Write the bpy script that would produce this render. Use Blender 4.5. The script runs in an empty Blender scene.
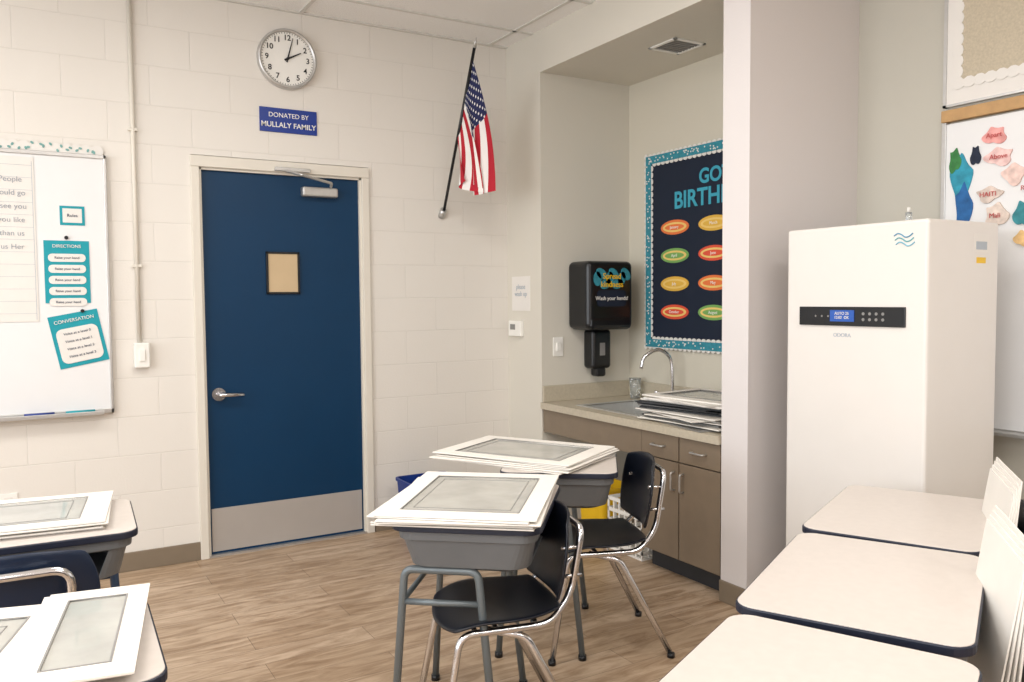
import bpy, bmesh, math, random
from mathutils import Vector, Matrix
random.seed(4)
sc=bpy.context.scene
sc.view_settings.view_transform='Standard'
PI=math.pi
def lin(c):
    return tuple(((x/255)/12.92 if x/255<=0.04045 else ((x/255+0.055)/1.055)**2.4) for x in c)+(1.0,)
MATS={}
def mat(name,rgb,rough=.6,metal=0,noise=0.0,nscale=8,bump=0.0,bscale=60,coat=0,trans=0,alpha=1,emit=0,spec=.5):
    if name in MATS: return MATS[name]
    m=bpy.data.materials.new(name);m.use_nodes=True;nt=m.node_tree;b=nt.nodes['Principled BSDF']
    c=lin(rgb);b.inputs['Base Color'].default_value=c;b.inputs['Roughness'].default_value=rough;b.inputs['Metallic'].default_value=metal
    b.inputs['Coat Weight'].default_value=coat;b.inputs['Transmission Weight'].default_value=trans;b.inputs['Alpha'].default_value=alpha;b.inputs['Specular IOR Level'].default_value=spec
    if emit: b.inputs['Emission Color'].default_value=c;b.inputs['Emission Strength'].default_value=emit
    tc=nt.nodes.new('ShaderNodeTexCoord')
    if noise>0:
        n=nt.nodes.new('ShaderNodeTexNoise');n.inputs['Scale'].default_value=nscale;n.inputs['Detail'].default_value=4
        nt.links.new(tc.outputs['Object'],n.inputs['Vector'])
        r=nt.nodes.new('ShaderNodeValToRGB');r.color_ramp.elements[0].position=.3;r.color_ramp.elements[1].position=.7
        r.color_ramp.elements[0].color=tuple(x*(1-noise) for x in c[:3])+(1,);r.color_ramp.elements[1].color=tuple(min(1,x*(1+noise*.5)) for x in c[:3])+(1,)
        nt.links.new(n.outputs['Fac'],r.inputs[0]);nt.links.new(r.outputs[0],b.inputs['Base Color'])
    if bump>0:
        n=nt.nodes.new('ShaderNodeTexNoise');n.inputs['Scale'].default_value=bscale;n.inputs['Detail'].default_value=3
        nt.links.new(tc.outputs['Object'],n.inputs['Vector'])
        bp=nt.nodes.new('ShaderNodeBump');bp.inputs['Strength'].default_value=bump;bp.inputs['Distance'].default_value=.003
        nt.links.new(n.outputs['Fac'],bp.inputs['Height']);nt.links.new(bp.outputs[0],b.inputs['Normal'])
    MATS[name]=m;return m
def link(o,parent):
    bpy.context.collection.objects.link(o)
    if parent: o.parent=parent
    return o
def empty(name,loc=(0,0,0),rz=0):
    e=bpy.data.objects.new(name,None);e.empty_display_size=.1;e.location=loc;e.rotation_euler=(0,0,rz);return link(e,None)
def meshobj(name,parent,verts,faces,m,smooth=False,midx=None):
    me=bpy.data.meshes.new(name);me.from_pydata(verts,[],faces)
    for mm in (m if isinstance(m,(list,tuple)) else [m]): me.materials.append(mm)
    if midx:
        for p,i in zip(me.polygons,midx): p.material_index=i
    if smooth:
        for p in me.polygons: p.use_smooth=True
    bm=bmesh.new();bm.from_mesh(me);bmesh.ops.recalc_face_normals(bm,faces=bm.faces);bm.to_mesh(me);bm.free()
    return link(bpy.data.objects.new(name,me),parent)
BF=[(0,3,2,1),(4,5,6,7),(0,1,5,4),(1,2,6,5),(2,3,7,6),(3,0,4,7)]
def bv(c,s):
    x,y,z=c;a,b,d=s[0]/2,s[1]/2,s[2]/2
    return [(x-a,y-b,z-d),(x+a,y-b,z-d),(x+a,y+b,z-d),(x-a,y+b,z-d),(x-a,y-b,z+d),(x+a,y-b,z+d),(x+a,y+b,z+d),(x-a,y+b,z+d)]
def box(name,parent,c,s,m,bevel=0,rot=None,seg=2):
    o=meshobj(name,parent,bv((0,0,0),s),BF,m);o.location=c
    if rot: o.rotation_euler=rot
    if bevel:
        b=o.modifiers.new('b','BEVEL');b.width=bevel;b.segments=seg;b.limit_method='ANGLE'
    return o
def boxes(name,parent,lst,m,bevel=0):
    V=[];Fc=[]
    for (x0,x1,y0,y1,z0,z1) in lst:
        k=len(V);V+=bv(((x0+x1)/2,(y0+y1)/2,(z0+z1)/2),(x1-x0,y1-y0,z1-z0));Fc+=[tuple(i+k for i in f) for f in BF]
    o=meshobj(name,parent,V,Fc,m)
    if bevel:
        b=o.modifiers.new('b','BEVEL');b.width=bevel;b.segments=2;b.limit_method='ANGLE'
    return o
def plates(name,parent,polys,y0,y1,m):
    """polys of (x,z); extruded in y (y0 = front, toward -y); overlapping pieces sit at slightly different depth"""
    V=[];Fc=[]
    for q,P in enumerate(polys):
        k=len(V);n=len(P);yy=y0-(.0008*((q*0.618)%1) if len(polys)>12 else 0)
        V+=[(x,yy,z) for x,z in P]+[(x,y1,z) for x,z in P]
        Fc.append(tuple(range(k,k+n)));Fc.append(tuple(range(k+2*n-1,k+n-1,-1)))
        for i in range(n):
            j=(i+1)%n;Fc.append((k+i,k+n+i,k+n+j,k+j))
    return meshobj(name,parent,V,Fc,m)
def ell(cx,cz,a,b,n=24,rot=0):
    o=[]
    for i in range(n):
        t=2*PI*i/n;x=a*math.cos(t);z=b*math.sin(t)
        o.append((cx+x*math.cos(rot)-z*math.sin(rot),cz+x*math.sin(rot)+z*math.cos(rot)))
    return o
def rrect(cx,cy,w,h,r,n=5,rot=0):
    o=[]
    for sx,sy,a0 in ((1,1,0),(-1,1,90),(-1,-1,180),(1,-1,270)):
        for i in range(n+1):
            a=math.radians(a0+90*i/n);x=sx*(w/2-r)+r*math.cos(a);y=sy*(h/2-r)+r*math.sin(a)
            o.append((cx+x*math.cos(rot)-y*math.sin(rot),cy+x*math.sin(rot)+y*math.cos(rot)))
    return o
def slab(name,parent,cx,cy,w,d,r,z0,z1,m,rot=0,bevel=0):
    P=rrect(cx,cy,w,d,r,6,rot);n=len(P)
    V=[(x,y,z0) for x,y in P]+[(x,y,z1) for x,y in P]
    Fc=[tuple(range(n-1,-1,-1)),tuple(range(n,2*n))]+[(i,(i+1)%n,n+(i+1)%n,n+i) for i in range(n)]
    o=meshobj(name,parent,V,Fc,m)
    if bevel:
        b=o.modifiers.new('b','BEVEL');b.width=bevel;b.segments=2;b.limit_method='ANGLE';b.angle_limit=.9
    return o
def cyl(name,parent,p0,p1,r,m,r2=None,n=24,smooth=True):
    p0=Vector(p0);p1=Vector(p1);d=(p1-p0).normalized();a=d.orthogonal().normalized();b=d.cross(a)
    r2=r if r2 is None else r2;V=[];Fc=[]
    for p,q in ((p0,r),(p1,r2)):
        for i in range(n):
            t=2*PI*i/n;V.append(tuple(p+a*q*math.cos(t)+b*q*math.sin(t)))
    Fc=[(i,(i+1)%n,n+(i+1)%n,n+i) for i in range(n)]+[tuple(range(n-1,-1,-1)),tuple(range(n,2*n))]
    o=meshobj(name,parent,V,Fc,m)
    if smooth:
        for p in o.data.polygons:
            if len(p.vertices)==4:p.use_smooth=True
    return o
def cat(pts,k=6):
    P=[Vector(p) for p in pts];Q=[P[0]*2-P[1]]+P+[P[-1]*2-P[-2]];o=[]
    for i in range(1,len(Q)-2):
        for j in range(k):
            t=j/k;a,b,c,d=Q[i-1],Q[i],Q[i+1],Q[i+2]
            o.append(.5*((2*b)+(c-a)*t+(2*a-5*b+4*c-d)*t*t+(3*b-a-3*c+d)*t**3))
    o.append(P[-1]);return o
def fillet(pts,r=.04,k=5):
    P=[Vector(p) for p in pts];o=[P[0]]
    for i in range(1,len(P)-1):
        a=(P[i-1]-P[i]);b=(P[i+1]-P[i]);q=min(r,a.length*.45,b.length*.45)
        A=P[i]+a.normalized()*q;B=P[i]+b.normalized()*q
        for j in range(k+1):
            t=j/k;o.append(A*(1-t)**2+P[i]*2*t*(1-t)+B*t*t)
    o.append(P[-1]);return o
def tube(name,parent,pts,r,m,n=10):
    V=[];Fc=[];a=None;L=len(pts)
    for i,p in enumerate(pts):
        d=(pts[min(i+1,L-1)]-pts[max(i-1,0)]).normalized()
        a=d.orthogonal().normalized() if a is None else (a-d*a.dot(d)).normalized()
        b=d.cross(a)
        for j in range(n):
            t=2*PI*j/n;V.append(tuple(p+a*r*math.cos(t)+b*r*math.sin(t)))
    for i in range(L-1):
        for j in range(n):
            k=(j+1)%n;Fc.append((i*n+j,i*n+k,(i+1)*n+k,(i+1)*n+j))
    Fc+=[tuple(range(n-1,-1,-1)),tuple(range((L-1)*n,L*n))]
    return meshobj(name,parent,V,Fc,m,True)
def text(name,parent,body,loc,size,m,rz=0,align='CENTER',tilt=0,flat=False,bold=0):
    t=bpy.data.curves.new(name,'FONT');t.body=body;t.size=size;t.align_x=align;t.align_y='CENTER';t.extrude=.0008;t.offset=bold;t.materials.append(m)
    o=bpy.data.objects.new(name,t);o.location=loc
    o.rotation_euler=(0,0,rz) if flat else (PI/2,tilt,rz)
    return link(o,parent)

# ---------------------------------------------------------------- materials
def block_mat(name,rgb,bw=.406,rh=.203,strength=.35):
    m=bpy.data.materials.new(name);m.use_nodes=True;nt=m.node_tree;b=nt.nodes['Principled BSDF'];N=nt.nodes.new;L=nt.links.new
    tc=N('ShaderNodeTexCoord');sp=N('ShaderNodeSeparateXYZ');cb=N('ShaderNodeCombineXYZ');L(tc.outputs['Object'],sp.inputs[0]);L(sp.outputs[0],cb.inputs[0]);L(sp.outputs[2],cb.inputs[1])
    br=N('ShaderNodeTexBrick');br.inputs['Scale'].default_value=1;br.inputs['Brick Width'].default_value=bw;br.inputs['Row Height'].default_value=rh
    br.inputs['Mortar Size'].default_value=.004;br.inputs['Mortar Smooth'].default_value=1;br.offset=.5
    c=lin(rgb);br.inputs['Color1'].default_value=c;br.inputs['Color2'].default_value=tuple(x*.985 for x in c[:3])+(1,);br.inputs['Mortar'].default_value=tuple(x*.93 for x in c[:3])+(1,)
    L(cb.outputs[0],br.inputs['Vector']);L(br.outputs['Color'],b.inputs['Base Color'])
    iv=N('ShaderNodeMath');iv.operation='SUBTRACT';iv.inputs[0].default_value=1;L(br.outputs['Fac'],iv.inputs[1])
    n=N('ShaderNodeTexNoise');n.inputs['Scale'].default_value=90;n.inputs['Detail'].default_value=4;L(tc.outputs['Object'],n.inputs['Vector'])
    ad=N('ShaderNodeMath');ad.operation='MULTIPLY_ADD';ad.inputs[1].default_value=.35;L(n.outputs['Fac'],ad.inputs[0]);L(iv.outputs[0],ad.inputs[2])
    bp=N('ShaderNodeBump');bp.inputs['Strength'].default_value=strength;bp.inputs['Distance'].default_value=.004;L(ad.outputs[0],bp.inputs['Height']);L(bp.outputs[0],b.inputs['Normal'])
    b.inputs['Roughness'].default_value=.5;return m
M_block=block_mat('painted_block',(228,223,215))
M_strip=mat('paint_beige',(216,211,199),.6,bump=.15,bscale=140)
M_alc=mat('paint_alcove',(212,206,190),.6,bump=.15,bscale=140)
M_col=mat('paint_column',(220,214,212),.6,bump=.15,bscale=140)
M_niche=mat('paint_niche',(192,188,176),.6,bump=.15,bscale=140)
def wood_floor():
    m=bpy.data.materials.new('vinyl_plank');m.use_nodes=True;nt=m.node_tree;b=nt.nodes['Principled BSDF'];N=nt.nodes.new;L=nt.links.new
    tc=N('ShaderNodeTexCoord');br=N('ShaderNodeTexBrick');br.inputs['Scale'].default_value=1;br.inputs['Brick Width'].default_value=1.22;br.inputs['Row Height'].default_value=.15
    br.inputs['Mortar Size'].default_value=.0012;br.inputs['Mortar Smooth'].default_value=.2;br.offset=.37
    br.inputs['Color1'].default_value=lin((200,177,152));br.inputs['Color2'].default_value=lin((183,158,131));br.inputs['Mortar'].default_value=lin((126,108,90))
    L(tc.outputs['Object'],br.inputs['Vector'])
    mp=N('ShaderNodeMapping');mp.inputs['Scale'].default_value=(2.2,12,1);L(tc.outputs['Object'],mp.inputs[0])
    n=N('ShaderNodeTexNoise');n.inputs['Scale'].default_value=1.4;n.inputs['Detail'].default_value=7;n.inputs['Roughness'].default_value=.65;n.inputs['Distortion'].default_value=1.2;L(mp.outputs[0],n.inputs['Vector'])
    r=N('ShaderNodeValToRGB');r.color_ramp.elements[0].position=.32;r.color_ramp.elements[0].color=lin((186,172,156));r.color_ramp.elements[1].position=.62;r.color_ramp.elements[1].color=(1,1,1,1)
    L(n.outputs['Fac'],r.inputs[0]);mx=N('ShaderNodeMix');mx.data_type='RGBA';mx.blend_type='MULTIPLY';mx.inputs[0].default_value=1
    L(br.outputs['Color'],mx.inputs[6]);L(r.outputs[0],mx.inputs[7]);L(mx.outputs[2],b.inputs['Base Color'])
    bp=N('ShaderNodeBump');bp.inputs['Strength'].default_value=.15;bp.inputs['Distance'].default_value=.002;L(n.outputs['Fac'],bp.inputs['Height']);L(bp.outputs[0],b.inputs['Normal'])
    b.inputs['Roughness'].default_value=.42;return m
def ceil_mat():
    m=bpy.data.materials.new('ceiling_tile');m.use_nodes=True;nt=m.node_tree;b=nt.nodes['Principled BSDF'];N=nt.nodes.new;L=nt.links.new
    tc=N('ShaderNodeTexCoord');n=N('ShaderNodeTexNoise');n.inputs['Scale'].default_value=160;n.inputs['Detail'].default_value=3;L(tc.outputs['Object'],n.inputs['Vector'])
    r=N('ShaderNodeValToRGB');r.color_ramp.elements[0].position=.3;r.color_ramp.elements[0].color=lin((226,225,222));r.color_ramp.elements[1].position=.5;r.color_ramp.elements[1].color=lin((244,243,241))
    L(n.outputs['Fac'],r.inputs[0]);L(r.outputs[0],b.inputs['Base Color']);b.inputs['Roughness'].default_value=.9;return m
M_white=mat('white_paint',(240,238,232),.5,noise=.02)
M_frame=mat('door_frame_paint',(222,216,204),.45,noise=.02)
M_grid=mat('ceiling_grid_paint',(214,212,206),.5,noise=.02)
M_door=mat('navy_door_paint',(0,50,84),.45,noise=.06,nscale=3,bump=.05,spec=.3)
M_kick=mat('satin_kick_plate',(186,181,176),.4,.35,noise=.04,nscale=5)
M_chrome=mat('chrome',(225,225,228),.15,1,noise=.03)
M_alum=mat('brushed_aluminium',(200,199,197),.38,.8,noise=.05,nscale=30)
M_black=mat('black_plastic',(14,16,20),.3,noise=.1)
M_shell=mat('navy_plastic_shell',(10,16,28),.38,noise=.1,bump=.1,bscale=200)
M_shellb=mat('blue_plastic_shell',(10,30,56),.4,noise=.1,bump=.1,bscale=200)
M_tray=mat('grey_moulded_plastic',(106,108,110),.5,noise=.06,bump=.1,bscale=150)
M_legs=mat('grey_enamel_tube',(112,120,124),.35,.3,noise=.05)
M_top=mat('laminate_top',(208,199,191),.38,noise=.03,nscale=40)
M_edge=mat('navy_edge_band',(26,32,50),.45,noise=.05)
M_mat=mat('mat_board_white',(234,229,221),.7,noise=.03)
M_matg=mat('mat_board_grey',(140,138,135),.6,noise=.08)
M_matd=mat('mat_board_dark',(50,52,56),.6,noise=.1)
M_film=mat('film_print_grey',(180,179,172),.25,noise=.18,nscale=7,coat=.5)
M_base=mat('rubber_base',(128,114,96),.55,noise=.05)
M_cab=mat('cabinet_laminate',(130,115,97),.45,noise=.06,nscale=14)
M_counter=mat('counter_laminate',(190,180,160),.4,noise=.08,nscale=60)
M_teal=mat('teal_paper',(16,152,166),.7,noise=.05)
M_teal2=mat('teal_border',(50,140,158),.7,noise=.25,nscale=50)
M_navyp=mat('navy_paper',(10,26,48),.8,noise=.08)
M_ink=mat('ink',(40,60,90),.7,noise=.05)
M_inkl=mat('marker_ink_pale',(176,184,192),.7,noise=.05)
M_sign=mat('sign_blue',(16,52,140),.35,noise=.05)
M_wb=mat('whiteboard_enamel',(232,232,232),.25,noise=.01,coat=.2)
M_pur=mat('purifier_white',(226,221,215),.35,noise=.01)
M_yellow=mat('yellow_plastic',(235,190,30),.45,noise=.05)
M_blue=mat('blue_plastic',(12,50,130),.45,noise=.05)
M_red=mat('flag_red',(178,24,44),.8,noise=.05)
M_fw=mat('flag_white',(238,234,230),.8,noise=.03)
M_fb=mat('flag_blue',(24,32,78),.8,noise=.05)
M_steel=mat('stainless',(205,205,202),.38,.6,noise=.05,nscale=30)
M_tan=mat('tan_paper',(200,176,140),.8,noise=.05)
M_burlap=mat('burlap',(196,184,162),.9,noise=.12,nscale=120,bump=.4,bscale=250)
M_woodr=mat('oak_rail',(190,150,100),.5,noise=.12,nscale=25)
M_lcd=mat('lcd_blue',(34,80,160),.3,noise=.05,emit=.25)
M_lav=mat('white_paper',(230,226,220),.8,noise=.02)
M_clear=mat('clear_plastic',(225,230,230),.1,trans=.8,noise=.02)
# ---------------------------------------------------------------- room
YN=4.70;XE=2.76;ZC=3.04;XW=-3.6;YS=-3.0
box('floor',None,((XW+3.6)/2,(YS+4.9)/2,-.05),(3.6-XW+.2,4.9-YS+.2,.1),wood_floor())
o=box('ceiling',None,((XW+3.6)/2,(YS+4.9)/2,ZC+.05),(3.6-XW+.2,4.9-YS+.2,.1),ceil_mat())
g=[]
for i in range(-6,4):
    x=1.41+i*1.22
    if XW<x<XE+.7: g.append((x-.012,x+.012,YS,4.69 if x<2.7 else 2.59,ZC-.006,ZC))
for j in range(13):
    y=4.37-j*.61
    if y>YS: g.append((XW,2.755 if y>2.5 else 3.48,y-.012,y+.012,ZC-.006,ZC))
g+=[(XW,XE,4.675,4.70,ZC-.008,ZC)]
boxes('trim_ceiling_grid',None,g,M_grid)
boxes('wall_north',None,[(XW,.80,YN,YN+.2,0,ZC),(1.80,XE+.9,YN,YN+.2,0,ZC),(.80,1.80,YN,YN+.2,2.20,ZC)],M_block)
boxes('wall_return',None,[(XE,3.65,4.29,YN,0,ZC)],M_strip)
boxes('wall_alcove',None,[(3.45,3.65,2.76,4.29,0,ZC)],M_alc)
boxes('wall_column',None,[(XE,3.65,2.60,2.76,0,ZC)],M_col)
boxes('wall_header',None,[(XE,3.45,2.76,4.29,2.79,ZC)],M_strip)
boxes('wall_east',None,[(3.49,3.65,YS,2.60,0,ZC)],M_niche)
boxes('wall_south',None,[(XW,3.65,YS-.2,YS,0,ZC)],M_col)
boxes('wall_west',None,[(XW-.2,XW,YS,YN,0,.9),(XW-.2,XW,YS,YN,2.75,ZC),(XW-.2,XW,YS,-2.2,.9,2.75),(XW-.2,XW,3.9,YN,.9,2.75)],M_col)
w=empty('window_1',(XW-.1,.85,1.82))
boxes('frame',w,[(-.04,.04,-3.05,-2.99,-.92,.93),(-.04,.04,2.99,3.05,-.92,.93),(-.04,.04,-3.05,3.05,-.92,-.86),(-.04,.04,-3.05,3.05,.87,.93)]+[(-.03,.03,y-.025,y+.025,-.9,.9) for y in (-1.5,0,1.5)],M_alum)
boxes('baseboard_north',None,[(XW,.795,4.688,YN,0,.10),(1.805,XE,4.688,YN,0,.10)],M_base,.003)
boxes('baseboard_east',None,[(XE-.012,XE,4.29,4.688,0,.10),(XE-.012,XE,2.60,2.76,0,.10),(XE-.012,3.49,2.588,2.60,0,.10),(3.478,3.49,YS,2.588,0,.10)],M_base,.003)
# ---------------------------------------------------------------- door
d=empty('door_1',(.84,YN,0))
box('leaf',d,(.457,.045,1.07),(.914,.045,2.12),M_door,.002)
boxes('frame',d,[(-.045,0,-.018,.15,0,2.135),(.914,.96,-.018,.15,0,2.135),(-.045,.96,-.018,.15,2.135,2.195)],M_frame,.004)
boxes('frame_stop',d,[(0,.012,-.0,.02,0,2.135),(.902,.914,-.0,.02,0,2.135),(0,.914,-.0,.02,2.123,2.135)],M_frame)
boxes('threshold',d,[(0,.914,-.01,.15,0,.012)],M_alum)
box('kick_plate',d,(.457,.020,.145),(.87,.004,.24),M_kick,.001)
boxes('window_frame',d,[(.35,.362,.008,.03,1.45,1.69),(.528,.54,.008,.03,1.45,1.69),(.35,.54,.008,.03,1.45,1.462),(.35,.54,.008,.03,1.678,1.69)],M_black,.002)
box('window_paper',d,(.445,.018,1.57),(.17,.008,.22),M_tan)
cyl('handle_rose',d,(.075,.022,.90),(.075,.004,.90),.036,M_chrome)
tube('handle_lever',d,fillet([(.075,.01,.90),(.075,-.035,.90),(.20,-.035,.895)],.02),.012,M_chrome)
box('closer_body',d,(.66,-.005,2.035),(.21,.05,.055),M_alum,.01)
box('closer_shoe',d,(.50,-.03,2.15),(.20,.02,.022),M_alum,.003)
tube('closer_arm',d,fillet([(.72,-.03,2.065),(.72,-.05,2.085),(.50,-.20,2.10),(.46,-.04,2.14)],.01),.008,M_alum)
# ---------------------------------------------------------------- clock
c=empty('wall_clock',(1.325,YN,2.765))
R=.165;V=[];Fc=[];n=48;prof=[(R-.018,-.030),(R-.012,-.042),(R-.002,-.040),(R,-.025),(R,0)]
for i in range(n):
    t=2*PI*i/n
    for r,y in prof: V.append((r*math.cos(t),y,r*math.sin(t)))
k=len(prof)
for i in range(n):
    for j in range(k-1): Fc.append((i*k+j,((i+1)%n)*k+j,((i+1)%n)*k+j+1,i*k+j+1))
meshobj('rim',c,V,Fc,M_alum,True)
cyl('face',c,(0,0,0),(0,-.028,0),R-.012,M_white,n=48)
for h in range(1,13):
    a=PI/2-h*PI/6;text('numeral_%d'%h,c,str(h),(.115*math.cos(a),-.029,.115*math.sin(a)),.042,M_black,bold=.0006)
plates('ticks',c,[[(q*math.cos(a+e),q*math.sin(a+e)) for q,e in ((.138,.008),(.145,.008),(.145,-.008),(.138,-.008))] for a in [2*PI*i/60 for i in range(60)]],-.0295,-.028,M_black)
def hand(nm,ang,L,wd):
    a=PI/2-ang;ca,sa=math.cos(a),math.sin(a)
    plates(nm,c,[[(-.02*ca-wd*sa,-.02*sa+wd*ca),(L*ca-wd*.4*sa,L*sa+wd*.4*ca),(L*ca+wd*.4*sa,L*sa-wd*.4*ca),(-.02*ca+wd*sa,-.02*sa-wd*ca)]],-.034,-.032,M_black)
hand('hour_hand',math.radians(62),.085,.006);hand('minute_hand',math.radians(15),.120,.0045)
cyl('hub',c,(0,-.028,0),(0,-.037,0),.008,M_black)
# sign
s=empty('donor_sign',(1.33,YN,2.425))
box('plate',s,(0,-.004,0),(.325,.008,.135),M_sign,.002)
text('text_1',s,'DONATED BY',(0,-.009,.027),.036,M_white);text('text_2',s,'MULLALY FAMILY',(0,-.009,-.027),.040,M_white,bold=.0004)
# conduit
s=empty('light_switch_conduit',(.52,YN,0))
cyl('conduit',s,(0,-.014,1.18),(0,-.014,ZC-.01),.011,M_frame)
box('switch_box',s,(.008,-.022,1.135),(.075,.044,.13),M_white,.006)
box('switch_toggle',s,(.008,-.048,1.135),(.03,.01,.06),M_white,.003)
for k,z in enumerate((1.6,2.3)): box('strap_%d'%(k+1),s,(0,-.012,z),(.045,.024,.015),M_frame,.002)
s=empty('light_switch',(2.88,4.29,1.11));box('plate',s,(0,-.003,0),(.075,.006,.12),M_white,.002);box('toggle',s,(0,-.01,0),(.03,.012,.05),M_white,.002)
s=empty('thermostat',(XE+.001,4.575,1.22),-PI/2);box('body',s,(0,-.014,0),(.15,.028,.10),M_white,.005);box('display',s,(-.02,-.029,.01),(.06,.002,.035),M_matg)
s=empty('paper_notice',(XE+.001,4.53,1.445),-PI/2);box('sheet',s,(0,-.002,0),(.22,.004,.22),M_lav)
text('text',s,'please\nwash up',(0,-.005,.02),.045,M_inkl)
s=empty('wall_outlet',(-.09,YN,.42));box('plate',s,(0,-.003,0),(.08,.006,.12),M_white,.002);boxes('sockets',s,[(-.018,.018,-.008,-.004,.012,.042),(-.018,.018,-.008,-.004,-.042,-.012)],M_lav)
# flag
f=empty('american_flag',(2.28,YN,1.94))
tube('pole',f,[Vector((0,-.03,0)),Vector((-.02,-.50,.90))],.009,M_black)
cyl('finial',f,(-.02,-.50,.90),(-.021,-.525,.95),.012,M_alum,.003)
cyl('bracket',f,(0,0,-.01),(0,-.04,.03),.022,M_alum)
H0=Vector((-.019,-.47,.84));H1=Vector((-.010,-.26,.44));E0=Vector((.085,-.46,.10));E1=Vector((-.015,-.33,.17))
V=[];Fc=[];ix=[];NR=52;NC=60
for i in range(NR+1):
    s_=i/NR
    for j in range(NC+1):
        t=j/NC;A=H0.lerp(H1,s_);B=E0.lerp(E1,s_);p=A.lerp(B,t)
        q=Vector((.028*t**.5*math.sin(s_*PI*3.4+t*2.2),-.055*t**.5*math.cos(s_*PI*3.4+.6),-.05*math.sin(t*PI)*s_+.03*math.sin(s_*PI)*t*-1.5))
        q.x+=.025*math.sin(t*PI)*(1-.3*s_)
        V.append(tuple(p+q))
for i in range(NR):
    for j in range(NC):
        Fc.append((i*(NC+1)+j,i*(NC+1)+j+1,(i+1)*(NC+1)+j+1,(i+1)*(NC+1)+j))
        if i<28 and j<24: ix.append(1 if (i%4==1 and j%4==1) or (i%4==3 and j%4==3) else 2)
        else: ix.append(0 if (i//4)%2==0 else 1)
meshobj('cloth',f,V,Fc,[M_red,M_fw,M_fb],True,ix)
# ---------------------------------------------------------------- left whiteboard
w=empty('whiteboard',(-.86,YN,1.5))
box('panel',w,(0,-.012,0),(2.48,.02,1.28),M_wb)
boxes('frame',w,[(-1.25,1.25,-.03,0,.635,.655),(-1.25,1.25,-.03,0,-.655,-.63),(1.235,1.25,-.03,0,-.655,.655),(-1.25,-1.235,-.03,0,-.655,.655)],M_alum,.003)
boxes('tray',w,[(-1.2,1.2,-.08,-.03,-.655,-.645),(-1.2,1.2,-.083,-.078,-.655,-.635)],M_alum,.002)
cyl('marker_1',w,(.85,-.06,-.636),(.98,-.055,-.636),.008,M_blue);cyl('marker_2',w,(1.03,-.06,-.636),(1.16,-.055,-.636),.008,M_teal)
pol=[]
for i in range(54): pol.append(ell(-1.2+i*.0455,.675,.030,.028,10))
plates('border_scallops',w,pol,-.0115,-.008,M_lav)
pol=[ell(-1.2+i*.0225+random.uniform(-.01,.01),.678+random.uniform(-.018,.018),.009,.006,6,rot=random.random()*3) for i in range(108)]
plates('border_pattern',w,pol,-.0145,-.0132,mat('leaf_green',(120,165,160),.8,noise=.2))
box('poster_small',w,(1.09,-.024,.345),(.11,.003,.095),M_teal);box('poster_small_inner',w,(1.09,-.026,.345),(.085,.002,.07),M_lav);text('poster_small_text',w,'Rules',(1.09,-.028,.345),.022,M_ink)
box('poster_list',w,(1.06,-.024,.065),(.20,.003,.31),M_teal)
plates('poster_list_pills',w,[rrect(1.06,.135-i*.055,.165,.040,.018) for i in range(5)],-.028,-.026,M_lav)
text('poster_list_title',w,'DIRECTIONS',(1.06,-.028,.192),.022,M_white)
for i in range(5): text('poster_list_line_%d'%i,w,'Raise your hand',(1.06,-.029,.135-i*.055),.017,M_ink)
q=bpy.data.objects.new('poster_tilted',None);q.location=(1.10,-.024,-.27);q.rotation_euler=(0,-math.radians(11),0);link(q,w)
box('card',q,(0,0,0),(.225,.003,.265),M_teal)
plates('card_white',q,[rrect(0,-.025,.19,.175,.03)],-.004,-.002,M_lav)
text('title',q,'CONVERSATION',(0,-.004,.098),.024,M_white)
for i in range(4): text('line_%d'%i,q,'Voice at a level %d'%i,(0,-.005,.035-i*.038),.018,M_ink)
for i in range(2): cyl('magnet_%d'%i,w,((1.06,1.12)[i],-.022,(.235,-.13)[i]),((1.06,1.12)[i],-.034,(.235,-.13)[i]),.009,M_black)
box('chart_sheet',w,(.62,-.0245,.22),(.62,.002,.80),M_lav)
boxes('chart_lines',w,[(.32,.92,-.0265,-.0255,.58-i*.06,.5812-i*.06) for i in range(13)]+[(.92,.922,-.0265,-.0255,-.17,.6)],M_inkl)
M_inkm=mat('marker_ink_mid',(150,158,170),.7,noise=.05)
for i in range(6): text('chart_text_%d'%i,w,('People','could go','I see you','you like','than us','us Her')[i],(.83,-.027,.51-i*.065),.036,M_inkm,bold=-.0004)
# ---------------------------------------------------------------- alcove
v=empty('ceiling_vent',(3.13,3.48,2.79))
boxes('frame',v,[(-.11,.11,-.11,-.09,-.008,0),(-.11,.11,.09,.11,-.008,0),(-.11,-.09,-.11,.11,-.008,0),(.09,.11,-.11,.11,-.008,0)],M_white,.002)
boxes('louvres',v,[(-.09,.09,y,y+.014,-.006,-.001) for y in [-.09+.025*i for i in range(7)]],M_matg)
boxes('duct',v,[(-.09,.09,-.09,.09,-.001,-.0002)],M_matd)
t=empty('paper_towel_dispenser',(3.125,4.29,1.43))
box('body',t,(0,-.115,0),(.35,.23,.42),M_black,.035,seg=4)
box('lower_cover',t,(0,-.12,-.17),(.33,.23,.09),M_black,.03,seg=3)
plates('sticker',t,[rrect(0,-.02,.22,.10,.02)],-.234,-.231,M_navyp)
plates('sticker_waves',t,[ell(-.11+i*.031,.10+.035*math.sin(i*2.1),.03,.045,12,rot=i) for i in range(8)],-.236,-.234,M_teal2)
text('sticker_text_1',t,'Spread\nkindness',(0,-.238,.09),.050,M_yellow,bold=.0006);text('sticker_text_2',t,'Wash your hands!',(0,-.236,-.02),.034,M_white)
t=empty('soap_dispenser',(3.145,4.29,1.06))
box('body',t,(0,-.055,.03),(.15,.11,.25),M_black,.025,seg=4)
box('nozzle',t,(0,-.065,-.115),(.07,.08,.06),M_black,.015)
box('label',t,(0,-.111,.03),(.04,.002,.08),M_matg)
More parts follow.
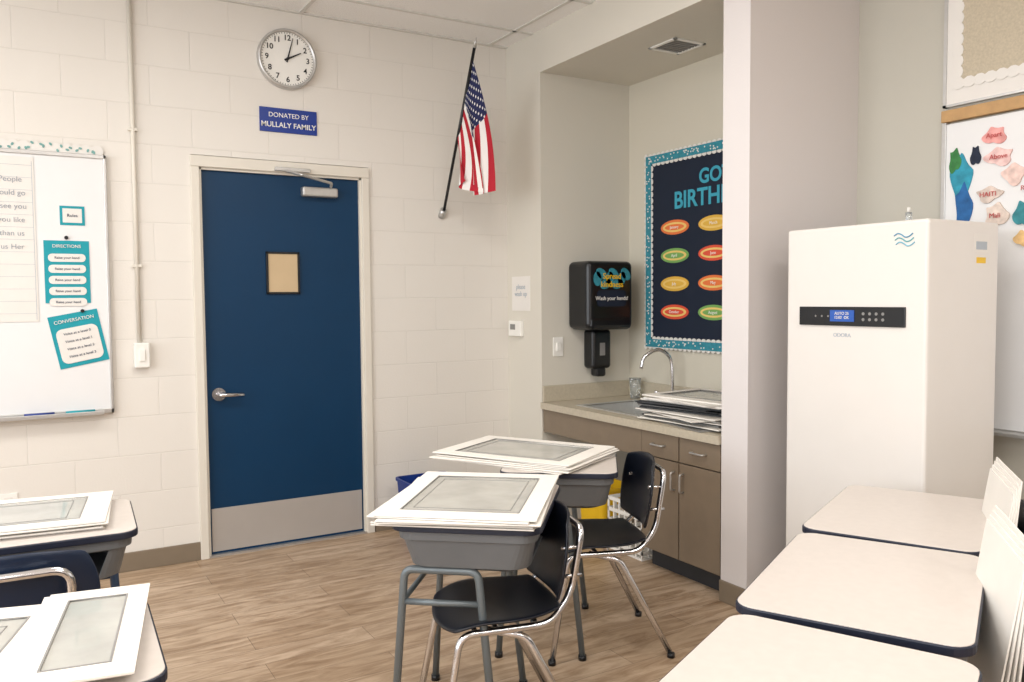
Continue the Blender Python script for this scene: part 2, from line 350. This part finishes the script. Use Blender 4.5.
b=empty('bulletin_board',(3.45,3.5,1.70),-PI/2)
box('backing',b,(0,-.008,0),(1.20,.016,1.20),M_navyp)
boxes('border',b,[(-.6,.6,-.0205,-.016,.55,.6),(-.6,.6,-.0205,-.016,-.6,-.55),(-.6,-.55,-.0205,-.016,-.55,.55),(.55,.6,-.0205,-.016,-.55,.55)],M_teal2)
pol=[]
for i in range(31):
    q=-.6+i*.04
    pol+=[ell(q,.6,.019,.014,8),ell(q,-.6,.019,.014,8),ell(-.6,q,.014,.019,8),ell(.6,q,.014,.019,8)]
    if 1<i<29: pol+=[ell(q,.545,.019,.013,8),ell(q,-.545,.019,.013,8),ell(-.545,q,.013,.019,8),ell(.545,q,.013,.019,8)]
plates('border_scallops',b,pol,-.0185,-.0135,M_lav)
pol=[ell(random.uniform(-.59,.59),s*.575+random.uniform(-.015,.015),.005,.005,6) for i in range(70) for s in (1,-1)]+[ell(s*.575+random.uniform(-.015,.015),random.uniform(-.59,.59),.005,.005,6) for i in range(70) for s in (1,-1)]
plates('border_dots',b,pol,-.022,-.020,M_lav)
M_tl=mat('teal_letters',(60,165,190),.7,noise=.05)
text('title_1',b,'GOT A',(.06,-.018,.415),.118,M_tl,bold=.003);text('title_2',b,'BIRTHDAY',(-.0,-.018,.295),.142,M_tl,bold=.003)
cols=[(232,120,60),(120,170,90),(228,180,70),(225,84,56)]
for i in range(3):
    for j in range(4):
        x=-.33+i*.33;z=.14-j*.172
        cm=mat('surf_%d'%((i*2+j)%4),cols[(i*2+j)%4],.6,noise=.05)
        plates('surfboard_%d_%d'%(i,j),b,[ell(x,z,.125,.045,24)],-.020,-.017,cm)
        plates('surfboard_ring_%d_%d'%(i,j),b,[ell(x,z,.105,.030,24)],-.0215,-.020,mat('surf_cream',(240,205,120),.6,noise=.05))
        plates('surfboard_core_%d_%d'%(i,j),b,[ell(x,z,.085,.018,20)],-.023,-.0215,cm)
        text('surfboard_text_%d_%d'%(i,j),b,('January','April','July','October','March','June','May','August','June','Sept','Nov','Dec')[i*4+j],(x,-.0235,z),.026,M_white)
# sink counter
k=empty('sink_cabinet',(0,0,0))
ct=.77
boxes('countertop',k,[(2.745,2.86,2.765,4.285,.73,ct),(3.27,3.445,2.765,4.285,.73,ct),(2.86,3.27,2.765,3.44,.73,ct),(2.86,3.27,4.02,4.285,.73,ct)],M_counter)
boxes('backsplash',k,[(3.43,3.447,2.765,4.285,ct,ct+.10),(2.76,3.43,4.268,4.287,ct,ct+.10)],M_counter,.003)
boxes('basin',k,[(2.86,3.27,3.44,4.02,.62,.63),(2.86,2.872,3.44,4.02,.63,.766),(3.258,3.27,3.44,4.02,.63,.766),(2.872,3.258,3.44,3.452,.63,.766),(2.872,3.258,4.008,4.02,.63,.766)],M_steel)
boxes('basin_rim',k,[(2.84,2.872,3.42,4.04,ct,ct+.004),(3.258,3.29,3.42,4.04,ct,ct+.004),(2.872,3.258,3.42,3.452,ct,ct+.004),(2.872,3.258,4.008,4.04,ct,ct+.004)],M_steel,.001)
cyl('drain',k,(3.06,3.73,.63),(3.06,3.73,.633),.035,M_alum)
boxes('apron',k,[(2.765,2.785,3.34,4.285,.585,.73)],M_cab,.002)
boxes('carcass',k,[(2.785,3.44,2.77,3.34,.10,.73)],M_cab)
boxes('toe_kick',k,[(2.84,3.44,2.77,3.34,0,.10)],M_matd)
boxes('drawers',k,[(2.765,2.785,3.058,3.338,.60,.725),(2.765,2.785,2.772,3.050,.60,.725)],M_cab,.002)
boxes('doors',k,[(2.765,2.785,3.058,3.338,.11,.594),(2.765,2.785,2.772,3.050,.11,.594)],M_cab,.002)
for i,(y,z) in enumerate(((3.085,.50),(3.02,.50))):
    tube('door_pull_%d'%i,k,fillet([(2.765,y,z+.045),(2.74,y,z+.045),(2.74,y,z-.045),(2.765,y,z-.045)],.012),.005,M_alum)
for i,y in enumerate((3.20,2.91)):
    tube('drawer_pull_%d'%i,k,fillet([(2.765,y+.045,.665),(2.74,y+.045,.665),(2.74,y-.045,.665),(2.765,y-.045,.665)],.012),.005,M_alum)
cyl('faucet_base',k,(3.345,3.75,ct),(3.345,3.75,ct+.04),.028,M_chrome,.02)
tube('faucet_neck',k,cat([(3.345,3.75,ct+.03),(3.345,3.75,.95),(3.335,3.76,1.05),(3.27,3.79,1.10),(3.19,3.82,1.06),(3.17,3.83,.99)]),.011,M_chrome)
for i,y in enumerate((3.66,3.84)):
    cyl('tap_%d'%i,k,(3.345,y,ct),(3.345,y,ct+.05),.016,M_chrome);tube('tap_lever_%d'%i,k,[Vector((3.345,y,ct+.055)),Vector((3.30,y+(.02 if i else -.02),ct+.07))],.007,M_chrome)
s=empty('plastic_cup',(3.36,4.12,ct+.0005));cyl('cup',s,(0,0,0),(0,0,.13),.03,M_clear,.038)
def mat_board(name,par,cx,cy,z,w,h,rot,tilt=0,inner=True,m=None,t=.004,iw=None):
    m=m or M_mat
    if not inner:
        return box(name,par,(cx,cy,z+t/2),(w,h,t),m,.0008,rot=(tilt,0,rot))
    bw,bh=iw or (.075,.065)
    V=[];Fc=[]
    def add(x0,x1,y0,y1,tt=t):
        kk=len(V);V.extend(bv(((x0+x1)/2,(y0+y1)/2,0),(x1-x0,y1-y0,tt)));Fc.extend([tuple(i+kk for i in q) for q in BF])
    add(-w/2,w/2,-h/2,-h/2+bh);add(-w/2,w/2,h/2-bh,h/2);add(-w/2,-w/2+bw,-h/2+bh,h/2-bh);add(w/2-bw,w/2,-h/2+bh,h/2-bh)
    o=meshobj(name,par,V,Fc,m);o.location=(cx,cy,z+t/2);o.rotation_euler=(tilt,0,rot)
    p=box(name+'_print',par,(cx,cy,z+t*.3),(w-2*bw,h-2*bh,t*.3),M_film,rot=(tilt,0,rot))
    V=[];Fc=[];fw=.004
    add(-w/2+bw-fw,w/2-bw+fw,-h/2+bh-fw,-h/2+bh);add(-w/2+bw-fw,w/2-bw+fw,h/2-bh,h/2-bh+fw);add(-w/2+bw-fw,-w/2+bw,-h/2+bh,h/2-bh);add(w/2-bw,w/2-bw+fw,-h/2+bh,h/2-bh)
    o=meshobj(name+'_fillet',par,V,Fc,M_matg);o.location=(cx,cy,z+t/2+.0012);o.rotation_euler=(tilt,0,rot)
    V=[];Fc=[];ib=.035
    x0,x1,y0,y1=-w/2+bw+ib,w/2-bw-ib,-h/2+bh+ib*.8,h/2-bh-ib*.8
    if y1-y0>.08:
        add(x0,x1,y0,y0+.002,.001);add(x0,x1,y1-.002,y1,.001);add(x0,x0+.002,y0,y1,.001);add(x1-.002,x1,y0,y1,.001)
        o=meshobj(name+'_inner_line',par,V,Fc,M_matg);o.location=(cx,cy,z+t*.45+.0006);o.rotation_euler=(tilt,0,rot)
def stack(name,loc,rz,w,h,n,top_inner=True,jit=.02,jr=.05,mats=None,iw=None):
    s=empty(name,loc,rz);z=0
    for i in range(n):
        last=i==n-1
        m=M_mat if (last or mats is None) else random.choice(mats)
        dx,dy,r=(0,0,0) if last else (random.uniform(-jit,jit),random.uniform(-jit,jit),random.uniform(-jr,jr))
        mat_board('board_%d'%(i+1),s,dx,dy,z,w,h,r,inner=last and top_inner,m=m,iw=iw)
        z+=.0058 if mats is None else .009
    return s
s=empty('mat_board_pile',(3.06,3.13,ct+.001),0);z=0
for i in range(19):
    m=random.choice([M_mat,M_matg,M_matd,M_matg,M_mat])
    if i in(17,18,8,9): m=M_mat
    tt=random.choice([.005,.007,.009])
    mat_board('board_%d'%(i+1),s,random.uniform(-.04,.03),random.uniform(-.05,.06),z,random.uniform(.44,.52),random.uniform(.5,.58),random.uniform(-.22,.22),inner=(i==18),m=m,t=tt);z+=tt+.0008
# bins under sink
def bucket(name,x,y,w,d,h,m,tap=.85):
    s=empty(name,(x,y,.001));V=[];Fc=[];n=28
    rings=[(tap,0),(1,h),(1.05,h),(1.05,h+.015),(.97,h+.015),(tap-.04,.012)]
    P=rrect(0,0,w,d,.04,6)
    n=len(P)
    for q,z in rings: V+=[(x_*q,y_*q,z) for x_,y_ in P]
    for a in range(len(rings)-1):
        for i in range(n): Fc.append((a*n+i,a*n+(i+1)%n,(a+1)*n+(i+1)%n,(a+1)*n+i))
    Fc+=[tuple(range(n-1,-1,-1)),tuple(range((len(rings)-1)*n,len(rings)*n))]
    meshobj('tub',s,V,Fc,m);return s
bucket('yellow_bin',2.98,3.93,.26,.26,.28,M_yellow)
bucket('recycling_bin',2.04,4.42,.32,.26,.34,M_blue)
s=empty('plastic_crate',(2.96,3.54,.001));B=[(-.15,.15,-.15,.15,0,.012)]
for q in range(5):
    z=.03+q*.062
    B+=[(-.15,.15,-.15,-.14,z,z+.02),(-.15,.15,.14,.15,z,z+.02),(-.15,-.14,-.14,.14,z,z+.02),(.14,.15,-.14,.14,z,z+.02)]
for q in range(7):
    a=-.15+q*.0483
    B+=[(a,a+.01,-.149,-.141,.012,.29),(a,a+.01,.141,.149,.012,.29),(-.149,-.141,a,a+.01,.012,.29),(.141,.149,a,a+.01,.012,.29)]
boxes('basket',s,B,M_white)
# ---------------------------------------------------------------- purifier
p=empty('air_purifier',(2.78,2.09,0),-PI/2)
box('body',p,(0,.225,.855),(.63,.45,1.67),M_pur,.012,seg=3)
box('plinth',p,(0,.225,.0125),(.54,.40,.025),M_matg)
box('display_panel',p,(-.005,-.003,1.335),(.475,.01,.075),M_black,.002)
box('lcd',p,(-.035,-.009,1.337),(.11,.003,.045),M_lcd)
text('lcd_text',p,'AUTO 25\n12:02  OK',(-.035,-.0115,1.338),.016,M_lav)
plates('buttons',p,[ell(.06+i*.028,1.335+j*.022-.011,.006,.006,10) for i in range(4) for j in range(2)]+[ell(-.16+i*.03,1.335,.004,.004,8) for i in range(3)],-.0095,-.008,M_matg)
text('brand_text',p,'ODORA',(-.04,-.001,1.26),.022,M_inkl)
for i in range(3): tube('logo_wave_%d'%i,p,cat([(.18+q*.015+i*.004,-.001,1.635-i*.016+.008*math.sin(q*1.4)) for q in range(6)]),.0024,mat('logo_teal_%d'%i,((90,150,180),(100,165,170),(120,180,200))[i],.5,noise=.03))
box('label_paper',p,(.3155,.33,1.61),(.001,.09,.07),M_lav);box('label_lines',p,(.3165,.33,1.60),(.001,.07,.03),M_inkl)
box('label_yellow',p,(.3155,.33,1.545),(.001,.06,.022),M_yellow)
boxes('side_grille',p,[(.3145,.316,.08,.38,.15+i*.03,.158+i*.03) for i in range(12)],M_matg)
b=empty('glass_bottle',(2.97,1.98,1.691));cyl('bottle',b,(0,0,0),(0,0,.045),.012,M_clear);cyl('neck',b,(0,0,.045),(0,0,.065),.006,M_lav)
# ---------------------------------------------------------------- east wall boards
w=empty('pinboard_whiteboard',(3.49,.95,1.5),-PI/2)
box('panel',w,(0,-.012,0),(2.40,.02,1.30),M_wb)
boxes('frame',w,[(-1.21,1.21,-.028,0,-.66,-.64),(-1.21,-1.19,-.028,0,-.66,.66),(1.19,1.21,-.028,0,-.66,.66)],M_alum,.002)
boxes('map_rail',w,[(-1.21,1.21,-.035,0,.66,.71)],M_woodr,.003)
boxes('tray',w,[(-1.21,1.21,-.09,-.028,-.66,-.645)],M_alum,.003)
dr=[(-1.12,.40,.045,.10,(50,150,175)),(-1.11,.28,.035,.10,(40,100,160)),(-1.15,.49,.025,.05,(60,130,70)),(-1.06,.50,.02,.04,(30,40,60)),(-.98,.57,.045,.035,(244,170,165)),(-.96,.48,.055,.035,(246,205,200)),(-.90,.40,.045,.04,(240,210,200)),(-1.0,.33,.05,.03,(225,208,196)),(-.97,.24,.045,.05,(232,215,202)),(-.78,.5,.06,.06,(90,170,180)),(-.86,.24,.035,.05,(60,140,150)),(-.86,.14,.03,.03,(240,200,140)),(-1.02,.13,.04,.03,(200,215,225)),(-.6,.4,.09,.1,(235,170,120))]
for i,(x,z,a,bb,cc) in enumerate(dr):
    P=[(x+a*math.cos(t)*(1+.25*math.sin(3*t+i)),z+bb*math.sin(t)*(1+.2*math.cos(4*t+i))) for t in [2*PI*q/28 for q in range(28)]]
    plates('drawing_%d'%i,w,[P],-.026-.0006*i,-.022,mat('drawing_col_%d'%i,cc,.8,noise=.3,nscale=30))
for i,(x,z,tx) in enumerate(((-.98,.57,'Apart'),(-.96,.48,'Above'),(-1.0,.33,'HAITI'),(-.97,.24,'Mali'),(-.84,.34,'River'))): text('drawing_text_%d'%i,w,tx,(x,-.036,z),.028,mat('ink_red',(190,80,80),.7,noise=.05))
w=empty('burlap_board',(3.49,.95,2.62),-PI/2)
box('panel',w,(0,-.01,0),(2.40,.02,.78),M_lav)
boxes('frame',w,[(-1.21,1.21,-.024,0,-.395,-.385),(-1.21,1.21,-.024,0,.385,.395),(-1.21,-1.195,-.024,0,-.395,.395),(1.195,1.21,-.024,0,-.395,.395)],M_alum)
plates('burlap_sheet',w,[rrect(0,.02,2.28,.64,.01)],-.0225,-.0205,M_burlap)
plates('white_scallops',w,[ell(-1.14+i*.045,-.305,.028,.024,10) for i in range(52)]+[ell(-1.145,-.30+i*.045,.024,.028,10) for i in range(15)],-.0245,-.0228,M_lav)
# ---------------------------------------------------------------- desks and chairs
def desk(x,y,rz,w=.61,d=.46,ztop=.745,legm=None,l0=-.20,l1=.03):
    """local: +x width, chair side is -y"""
    e=empty('school_desk',(x,y,0),rz);legm=legm or M_legs
    slab('edge_band',e,0,0,w,d,.05,ztop-.022,ztop-.002,M_edge,bevel=.003)
    slab('top',e,0,0,w-.008,d-.008,.047,ztop-.004,ztop,M_top,bevel=.001)
    rings=[(w-.03,d-.03,.05,ztop-.022),(w-.035,d-.035,.05,ztop-.05),(w-.06,d-.05,.05,ztop-.055),(w-.10,d-.09,.06,ztop-.14),(w-.16,d-.15,.05,ztop-.155)]
    V=[];Fc=[];n=28
    for rw,rd,rr,z in rings: V+=[(px,py,z) for px,py in rrect(0,0,rw,rd,rr,6)]
    for a in range(len(rings)-1):
        for i in range(n):
            j=(i+1)%n;f_=(a*n+i,a*n+j,(a+1)*n+j,(a+1)*n+i)
            cx=sum(V[q][0] for q in f_)/4;cy=sum(V[q][1] for q in f_)/4
            if a==2 and cy<-d/2+.08 and abs(cx)<.1: continue
            Fc.append(f_)
    Fc.append(tuple(range((len(rings)-1)*n,len(rings)*n)))
    o=meshobj('book_box',e,V,Fc,M_tray);so=o.modifiers.new('s','SOLIDIFY');so.thickness=.004
    zb=ztop-.155
    for sx,nm in ((-1,'left'),(1,'right')):
        X=sx*(w/2-.065);Xf=sx*(w/2-.035)
        yb,yf=-l0,-l1
        tube('leg_frame_'+nm,e,fillet([(Xf,yb+.04,.012),(X,yb-.0,zb+.0),(X,yf,zb+.0),(Xf,yf-.06,.012)],.03),.0125,legm)
        tube('brace_'+nm,e,[Vector((X+sx*.004,yb+.008,zb-.10)),Vector((X+sx*.004,yf-.008,zb-.10))],.010,legm)
        cyl('glide_b_'+nm,e,(Xf,yb+.04,0),(Xf,yb+.04,.02),.016,M_black);cyl('glide_f_'+nm,e,(Xf,yf-.06,0),(Xf,yf-.06,.02),.016,M_black)
    tube('cross_bar',e,[Vector((-w/2+.06,yb+.008,zb-.10)),Vector((w/2-.06,yb+.008,zb-.10))],.009,legm)
    return e
def chair(x,y,rz,m=None,sh=.44,bt=.765):
    """local: +y facing; origin beneath seat centre"""
    e=empty('school_chair',(x,y,0),rz);m=m or M_shell
    N=14
    def shell(nm,fn):
        V=[];Fc=[]
        for i in range(N+1):
            for j in range(N+1): V.append(fn(-1+2*i/N,-1+2*j/N))
        for i in range(N):
            for j in range(N): Fc.append((i*(N+1)+j,(i+1)*(N+1)+j,(i+1)*(N+1)+j+1,i*(N+1)+j+1))
        o=meshobj(nm,e,V,Fc,m,True);s=o.modifiers.new('s','SOLIDIFY');s.thickness=.011;s.offset=0;b=o.modifiers.new('sub','SUBSURF');b.levels=1;b.render_levels=1;return o
    K=.62
    def seat(u,v):
        xx=.205*u*math.sqrt(1-K*v*v/2)*(1-.06*(v<0)*-v);yy=.20*v*math.sqrt(1-K*u*u/2)
        return (xx,yy,sh+.018*u*u-.008-(.03*max(0,v-.3)**2*2)+.03*max(0,-v-.4)**2)
    def back(u,v):
        xx=.20*u*math.sqrt(1-K*v*v/2);zz=.145*v*math.sqrt(1-K*u*u/2)
        return (xx,-.195+.045*u*u-.14*(zz+.145),bt-.145+zz)
    shell('seat',seat);shell('backrest',back)
    r=.0115;X=.13
    tube('back_frame',e,fillet([(-.205,.225,.012),(-.165,.15,sh-.03),(-.155,-.14,sh-.03),(-X,-.215,sh+.05),(-X,-.252,bt-.05),(X,-.252,bt-.05),(X,-.215,sh+.05),(.155,-.14,sh-.03),(.165,.15,sh-.03),(.205,.225,.012)],.045),r,M_chrome)
    for sx,nm in ((-1,'left'),(1,'right')):
        tube('rear_leg_'+nm,e,fillet([(.13*sx,.06,sh-.035),(.155*sx,-.06,sh-.06),(.215*sx,-.25,.012)],.03),r,M_chrome)
        cyl('glide_f_'+nm,e,(.205*sx,.225,0),(.205*sx,.225,.018),.015,M_black);cyl('glide_r_'+nm,e,(.215*sx,-.25,0),(.215*sx,-.25,.018),.015,M_black)
        for q,z in enumerate((bt-.20,bt-.11)): cyl('rivet_%s_%d'%(nm,q),e,(X*sx,-.25,z),(X*sx,-.185,z),.006,M_chrome)
    tube('seat_bar_front',e,[Vector((-.165,.10,sh-.03)),Vector((.165,.10,sh-.03))],r*.8,M_chrome)
    tube('seat_bar_rear',e,[Vector((-.14,.03,sh-.035)),Vector((.14,.03,sh-.035))],r*.8,M_chrome)
    return e
def face(dx,dy): return math.atan2(dy,dx)-PI/2   # rz so that local +y points to (dx,dy)
rzA=face(-.77,.64)
desk(1.29,2.37,rzA);
desk(1.93,2.85,face(-.80,.60))
stack('picture_mat_stack',(1.26,2.37,.7455),math.radians(50),.62,.49,6,jit=.018,jr=.07)
stack('picture_mat_stack',(1.81,2.95,.7455),math.radians(-60),.63,.46,6,jit=.02,jr=.09)
chair(1.28,2.28,face(-.97,.26),bt=.745)
chair(2.00,2.71,face(-.93,.38),bt=.77)
# left
desk(-.02,2.86,math.radians(-3),legm=mat('blue_enamel_tube',(52,72,100),.4,.2,noise=.05))
stack('picture_mat_stack',(-.07,2.92,.7455),math.radians(-8),.58,.42,5,jit=.015,jr=.05)
chair(-.04,2.57,face(0.03,1),M_shellb,bt=.80)
desk(-.09,1.80,math.radians(-2))
stack('picture_mat_stack',(-.17,1.83,.7455),math.radians(74),.50,.36,3,jit=.01,jr=.03)
stack('picture_mat_stack',(.09,1.80,.7635),math.radians(80),.48,.20,2,jit=.01,jr=.03,iw=(.06,.045))
# right row
for (x,y,a) in ((2.32,1.54,25),(1.71,1.225,27.5),(1.09,.90,25)):
    desk(x,y,math.radians(a),w=.66,d=.47)
for (x,y,a) in ((2.31,1.42,38),(1.72,1.09,40)):
    chair(x,y,math.radians(a),bt=.82)
    ra=math.radians(a)
    # picture mats stored upright on the seat, leaning on the backrest
    s=empty('leaning_picture_mats',(x+.125*math.sin(ra),y-.125*math.cos(ra),.452),ra)
    for i in range(4):
        q=bpy.data.objects.new('board_pivot_%d'%i,None);q.location=(-.01+.008*i,.012*i,0);q.rotation_euler=(math.radians(95+1.2*i),0,0);link(q,s)
        mat_board('board_%d'%i,q,0,.235-.006*i,0,.36,.47-.012*i,0,inner=(i==0))
# ---------------------------------------------------------------- lights
def area(name,loc,rot,sx,sy,power,col):
    l=bpy.data.lights.new(name,'AREA');l.shape='RECTANGLE';l.size=sx;l.size_y=sy;l.energy=power;l.color=col
    o=bpy.data.objects.new(name,l);o.location=loc;o.rotation_euler=rot;return link(o,None)
area('window_daylight',(XW+.02,.85,1.82),(0,-PI/2,0),1.8,5.9,155,(.92,.96,1))
for i,(x,y) in enumerate(((-1.0,2.9),(1.0,2.6),(-1.0,.3),(1.5,.3),(-1,-1.8),(1.5,-1.8))):
    t=empty('ceiling_troffer_light',(x,y,ZC-.002))
    boxes('frame',t,[(-.6,.6,-.31,-.29,-.02,0),(-.6,.6,.29,.31,-.02,0),(-.61,-.59,-.31,.31,-.02,0),(.59,.61,-.31,.31,-.02,0)],M_white)
    l=area('lamp',(0,0,-.012),(0,0,0),1.16,.56,28,(1,.97,.93));l.parent=t
wd=bpy.data.worlds.new('sky');sc.world=wd;wd.use_nodes=True;bg=wd.node_tree.nodes['Background'];bg.inputs[0].default_value=(.85,.92,1,1);bg.inputs[1].default_value=1.2
# ---------------------------------------------------------------- camera
yaw,pit,rol=.5356,.0523,-.0081
Fv=Vector((math.sin(yaw)*math.cos(pit),math.cos(yaw)*math.cos(pit),-math.sin(pit)));Rv=Vector((math.cos(yaw),-math.sin(yaw),0));Uv=Rv.cross(Fv)
R2=Rv*math.cos(rol)+Uv*math.sin(rol);U2=-Rv*math.sin(rol)+Uv*math.cos(rol)
cd=bpy.data.cameras.new('camera');cd.sensor_width=36;cd.lens=824/1024*36;cd.clip_start=.05
co=bpy.data.objects.new('camera',cd);M=Matrix((R2,U2,-Fv)).transposed().to_4x4();M.translation=(0,0,1.418);co.matrix_world=M
link(co,None);sc.camera=co
